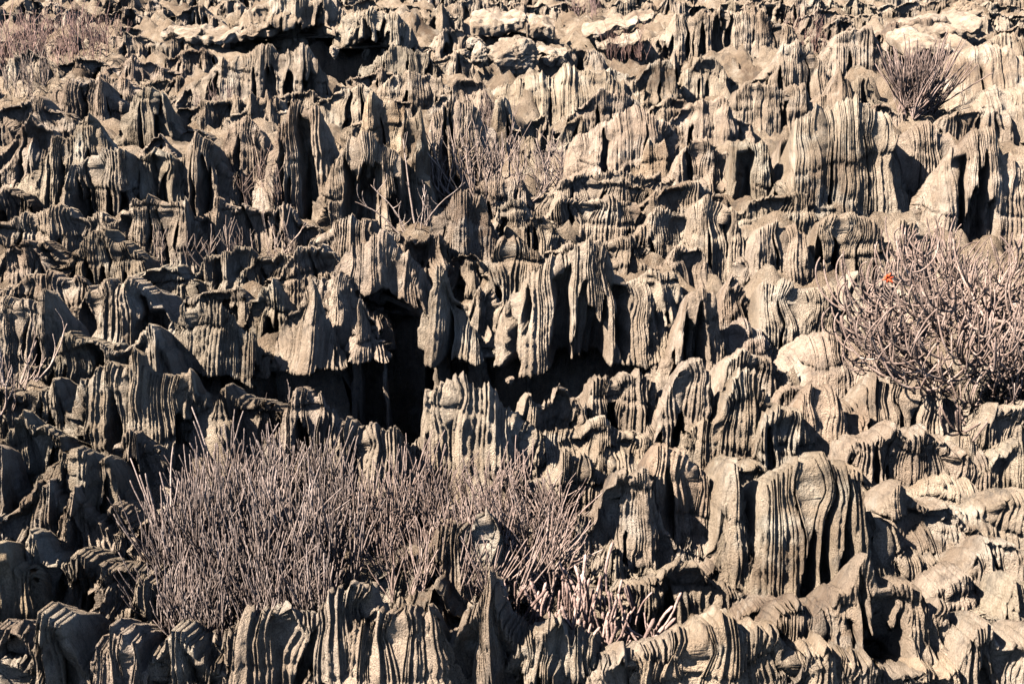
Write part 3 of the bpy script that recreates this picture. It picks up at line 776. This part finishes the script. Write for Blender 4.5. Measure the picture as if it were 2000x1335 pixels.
def stem_path(rs, L, n, lean, curl, wav):
    """rises from the root; lean = first tilt from upright, curl > 0 bends back to upright"""
    p = [np.zeros(3)]; tilt = lean; aside = 0.0
    for i in range(n):
        tilt += -curl*lean/n + rs.randn()*wav
        aside += rs.randn()*wav
        p.append(p[-1] + L/n*np.array([math.sin(tilt), math.sin(aside)*.6, math.cos(tilt)]))
    return np.array(p)
def branch_meshes(kind, nvar, seed):
    out = []
    for v in range(nvar):
        rs = np.random.RandomState(seed*100+v); parts = []
        if kind == 'pencil':                      # upright pencil stems, forked low
            for k in range(rs.randint(6, 10)):
                L = rs.uniform(.30, .56); p = stem_path(rs, L, 20, rs.uniform(-.4, .4), .9, .05)
                p[:, 1] += np.linspace(0, rs.uniform(-.12, .12), len(p))
                r = 0.0050*np.linspace(1.3, .62, len(p))*rs.uniform(.85, 1.15)
                parts.append(tube(p, r, 4, .07))
                if rs.rand() < .5:
                    i = rs.randint(5, 12); q = stem_path(rs, L*rs.uniform(.25, .5), 9, rs.choice([-1, 1])*rs.uniform(.4, .8), .9, .05)
                    parts.append(tube(q + p[i], 0.0043*np.linspace(1, .85, len(q)), 4, .07))
        elif kind == 'arch':                      # long bare branches sweeping out, tines turning up
            L = rs.uniform(.4, .75); p = stem_path(rs, L, 16, rs.uniform(1.1, 1.9), rs.uniform(.7, 1.05), .08)
            parts.append(tube(p, 0.0078*np.linspace(1.3, .7, len(p)), 5, .05))
            for k in range(rs.randint(4, 8)):
                i = rs.randint(3, 14); q = stem_path(rs, rs.uniform(.18, .42), 13, rs.choice([-1, 1, 1])*rs.uniform(1.2, 2.0), rs.uniform(1.0, 1.3), .06)
                q[:, 1] += np.linspace(0, rs.uniform(-.16, .16), len(q))
                parts.append(tube(q + p[i], 0.0058*np.linspace(1.05, .8, len(q)), 5, .05))
        elif kind == 'twig':                      # thin dry twigs
            L = rs.uniform(.35, .6); p = stem_path(rs, L, 10, rs.uniform(.2, .9), .8, .09)
            parts.append(tube(p, 0.006*np.linspace(1.3, .55, len(p)), 4, .05))
            for k in range(rs.randint(3, 6)):
                i = rs.randint(2, 9); q = stem_path(rs, rs.uniform(.15, .32), 7, rs.choice([-1, 1])*rs.uniform(.2, .7), .7, .09)
                q[:, 1] += np.linspace(0, rs.uniform(-.09, .09), len(q))
                parts.append(tube(q + p[i], 0.0048*np.linspace(1, .6, len(q)), 4, .05))
        elif kind == 'finger':                    # short thick pinkish fingers
            for k in range(rs.randint(1, 3)):
                p = stem_path(rs, rs.uniform(.16, .32), 10, rs.uniform(-.6, .6), 1.0, .08)
                parts.append(tube(p, 0.0078*np.linspace(.85, 1.05, len(p))*rs.uniform(.8, 1.15), 6, .06))
        elif kind == 'bare':                      # pale dead branch with few curved side shoots
            L = rs.uniform(.5, .9); p = stem_path(rs, L, 14, rs.uniform(.5, 1.3), .5, .12)
            parts.append(tube(p, 0.008*np.linspace(1.4, .45, len(p)), 5, .04))
            for k in range(rs.randint(2, 5)):
                i = rs.randint(4, 13); q = stem_path(rs, rs.uniform(.12, .3), 8, rs.choice([-1, 1])*rs.uniform(.5, 1.2), .9, .1)
                parts.append(tube(q + p[i], 0.0055*np.linspace(1, .5, len(q)), 4, .04))
        V, Fc = join(parts)
        out.append(mesh_from('branch', V, Fc, STEM))
    return out
VAR = {k: branch_meshes(k, n, i+3) for i, (k, n) in enumerate([('pencil', 16), ('arch', 16), ('twig', 12), ('finger', 10), ('bare', 8)])}

def bush(name, label, kind, n, yb, foot_px, col, size=1.0, z=0.0, depth=None, spread=0.25, tilt=0.0, seed=0, fan=1.0, group=None, cat='bush', zbow=0.0):
    """foot_px = (x0, x1) on the picture line yb; the foot is an ellipse on the ground there"""
    a, b = on_ground(foot_px[0], yb, z), on_ground(foot_px[1], yb, z)
    c = (a+b)/2; rx = (b.x-a.x)/2; ry = depth if depth else rx*.7
    root = bpy.data.objects.new(name, None); root.empty_display_size = .2; C.objects.link(root)
    root.location = (c.x, c.y, z); root['label'] = label; root['category'] = cat
    if group: root['group'] = group
    rs = random.Random(900+seed)
    for i in range(n):
        r = math.sqrt(rs.random()); th = rs.uniform(0, 2*math.pi)
        x, y = r*math.cos(th)*rx, r*math.sin(th)*ry
        o = bpy.data.objects.new('branch', VAR[kind][rs.randrange(len(VAR[kind]))]); C.objects.link(o); o.parent = root
        zz = zbow*(1-r*r)
        o.location = (x, y, zz)
        s = size*rs.uniform(.6, 1.2)*(1 + .22*float(vnoise((c.x+x)*3.1, (c.y+y)*3.1, .5, 77)))
        o.scale = (s, s, s)
        if kind in ('arch', 'bare', 'twig'):
            azim = th + rs.uniform(-.8, .8) if r > .3 else rs.uniform(0, 2*math.pi)
            o.rotation_euler = (rs.uniform(-.1, .1), -tilt*.3 + rs.uniform(-.35, .12)*fan, azim)
        else:
            out_x = x/max(rx, .01)*spread + tilt; out_y = y/max(ry, .01)*spread
            o.rotation_euler = (-out_y + rs.gauss(0, .08), out_x + rs.gauss(0, .08), rs.uniform(0, 6.28) if abs(tilt) < .2 else rs.uniform(-.9, .9))
        k = rs.choice([.7, .85, .95, 1.05, 1.15])*rs.uniform(.9, 1.1)
        o.color = (col[0]*k, col[1]*k, col[2]*k, 1)
    return root
GREY = (.98, .92, .88); PINK = (1.3, 1.16, 1.08); PALE = (1.45, 1.38, 1.3); RED = (1.25, .88, .82)
bush('pencil_bush', 'large dense dark grey bush of upright pencil stems at lower left', 'pencil', 280, 1125, (310, 700), GREY, .92, depth=.9, spread=.16, seed=1)
bush('pencil_bush', 'paler bush of pencil stems leaning right, beside the jagged limestone tooth', 'pencil', 115, 1080, (690, 1140), (1.15, 1.03, .96), .82, depth=.6, spread=.35, tilt=.18, seed=2)
bush('finger_bush', 'small pinkish bush of short thick fingers at the bottom centre', 'finger', 95, 1245, (970, 1290), (1.4, 1.18, 1.12), 1.0, depth=.35, spread=.5, seed=3)
bush('pencil_bush', 'big tangled bush with upturned stems and one red flower at the right edge', 'arch', 200, 735, (1770, 2030), (1.0, .88, .8), 1.0, z=.1, depth=.55, seed=4, zbow=.45)
bush('pencil_bush', 'upright dark bush growing on the pale dome at upper right', 'pencil', 38, 225, (1745, 1830), (1.0, .88, .82), 1.5, z=.0, depth=.25, seed=5, spread=.65, zbow=.1)
bush('twig_bush', 'pale spreading twiggy bush on the rocks above centre', 'twig', 75, 385, (850, 1090), (1.3, 1.2, 1.1), 1.0, depth=.5, seed=6, zbow=.15)
bush('dead_bush', 'white leafless curved branches left of the spreading pale bush', 'bare', 9, 465, (790, 830), PALE, .9, depth=.15, seed=7)
bush('twig_bush', 'brown twiggy bush left of the high slotted buttress', 'twig', 40, 405, (470, 590), (.9, .78, .7), .8, depth=.35, seed=8)
bush('twig_bush', 'pale dry twigs spread over the fluted rocks left of centre', 'twig', 40, 515, (300, 600), (1.3, 1.2, 1.08), .7, depth=.3, seed=9)
bush('twig_bush', 'reddish brown thicket in the upper left corner', 'twig', 150, 108, (0, 225), (1.25, .98, .9), .95, depth=1.6, seed=10)
bush('dead_bush', 'bare grey branches reaching in from the left edge', 'bare', 22, 830, (-70, 10), (1.3, 1.2, 1.1), 1.0, depth=.3, seed=11)
bush('twig_bush', 'small pale bush at the left edge below the reddish thicket', 'twig', 36, 185, (-10, 90), (1.4, 1.3, 1.15), .85, depth=.6, seed=12)
bush('twig_bush', 'small dark bush tucked against rock right of the tan stained face', 'twig', 24, 265, (940, 1000), (.95, .85, .78), .75, depth=.3, seed=13)
bush('twig_bush', 'small red-brown bush under the lower tilted slab', 'twig', 30, 112, (1185, 1270), (1.0, .75, .68), .7, depth=.4, seed=14)
bush('twig_bush', 'tiny reddish bush at upper right among the far rocks', 'twig', 24, 95, (1540, 1610), (1.1, .82, .75), .65, depth=.5, seed=15)
bush('twig_bush', 'small purplish bush in a gap left of the long pleated wall foot', 'twig', 30, 222, (390, 470), (1.1, .95, .88), .6, depth=.4, seed=16)
bush('dead_bush', 'broken bare twig lying in the dark behind the grey pencil bush', 'bare', 2, 815, (535, 565), PALE, .5, depth=.05, seed=17)
bush('twig_bush', 'low pale shrub at the top edge right of centre', 'twig', 30, 30, (1120, 1170), (1.3, 1.05, 1.0), .7, depth=.5, seed=18)

# the red flower on the right bush
def flower():
    rs = np.random.RandomState(4); parts = []
    for i in range(7):
        a = i/7*2*math.pi + rs.uniform(-.3, .3); L = rs.uniform(.022, .042)
        d = np.array([math.cos(a), -.5, math.sin(a)])
        p = np.array([d*L*t for t in np.linspace(0, 1, 5)])
        parts.append(tube(p, np.array([.004, .009, .011, .008, .003]), 5, 0))
    m = bpy.data.materials.new('red_petals'); m.use_nodes = True
    b = m.node_tree.nodes['Principled BSDF']; b.inputs['Roughness'].default_value = .6
    t = m.node_tree.nodes.new('ShaderNodeTexNoise'); t.inputs['Scale'].default_value = 40
    r = m.node_tree.nodes.new('ShaderNodeValToRGB')
    r.color_ramp.elements[0].color = (.75, .07, .02, 1); r.color_ramp.elements[1].color = (.85, .16, .05, 1)
    m.node_tree.links.new(t.outputs[0], r.inputs[0]); m.node_tree.links.new(r.outputs[0], b.inputs['Base Color'])
    V, Fc = join(parts)
    rt = [o for o in bpy.data.objects if o.type == 'EMPTY' and 'red flower' in str(o.get('label'))][0]
    w = at_depth(1733, 542, rt.location.y - .62)
    o = link('flower', mesh_from('flower', V, Fc, m), w - rt.location, rt); o['label'] = 'small red-orange flower'
flower()

# ------------------------------------------------------------------ labels: which rock is which
LAND = [(1820, 600, 'the red-flowered bush'), (480, 1010, 'the grey pencil bush'), (920, 1000, 'the pinkish pencil bush'),
        (1130, 1190, 'the short pink bush'), (1780, 180, 'the upper right bush'), (960, 320, 'the spreading pale bush'),
        (620, 770, 'the black cleft'), (1130, 600, 'the central slotted curtain'), (1570, 1030, 'the largest tower'),
        (570, 30, 'the overhanging ledge'), (1850, 70, 'the dark-edged slab'), (530, 375, 'the brown twiggy bush'),
        (110, 80, 'the reddish thicket'), (810, 410, 'the white dead branches'), (1640, 175, 'the sharp pinnacle'),
        (600, 640, 'the triangular fin'), (1710, 1240, 'the black hollow'), (970, 55, 'the bridging slab'),
        (170, 300, 'the tent-shaped ridge'), (290, 820, 'the long-slotted curtain'), (1220, 60, 'the tilted slab'),
        (40, 760, 'the bare branches at the left edge'), (1600, 700, 'the smooth bright mound'), (470, 1260, 'the foreground curtain')]
ORD = ['nearest', 'second', 'third', 'fourth', 'fifth', 'sixth', 'seventh', 'eighth', 'ninth', 'tenth', 'eleventh', 'twelfth', 'thirteenth', 'fourteenth', 'fifteenth', 'sixteenth', 'seventeenth', 'eighteenth', 'nineteenth', 'twentieth', 'twenty-first', 'twenty-second', 'twenty-third', 'twenty-fourth']
buckets = {}
for t in THINGS:
    o = t['o']; o['category'] = 'rock'; o['group'] = 'fluted limestone outcrops'
    if t['label']:
        o['label'] = t['label']; continue
    best = min(LAND, key=lambda l: math.hypot(l[0]-t['px'], (l[1]-t['py'])*1.2))
    dx, dy = t['px']-best[0], t['py']-best[1]
    side = ('left of' if dx < 0 else 'right of') if abs(dx) > abs(dy) else ('behind' if dy < 0 else 'in front of')
    size = 'narrow' if t['w'] < 60 else ('wide' if t['w'] > 150 else '')
    tone = 'dark' if t['tint'] < .8 else ('pale' if t['tint'] > 1.08 else 'tan')
    form = 'pointed' if t['e'] >= .8 else ('domed' if t['e'] <= .42 else ('pleated' if t['pleat'] > 1.45 else 'fluted'))
    t['look_'] = ' '.join(w for w in (t['look'] or ' '.join([size, tone, form, 'limestone rock'])).split())
    buckets.setdefault((best[2], side), []).append((math.hypot(dx, dy), t))
for (lm, side), L_ in buckets.items():
    for i, (_, t) in enumerate(sorted(L_, key=lambda q: q[0])):
        t['o']['label'] = '%s, %s %s %s' % (t['look_'], ORD[min(i, 23)], side, lm)
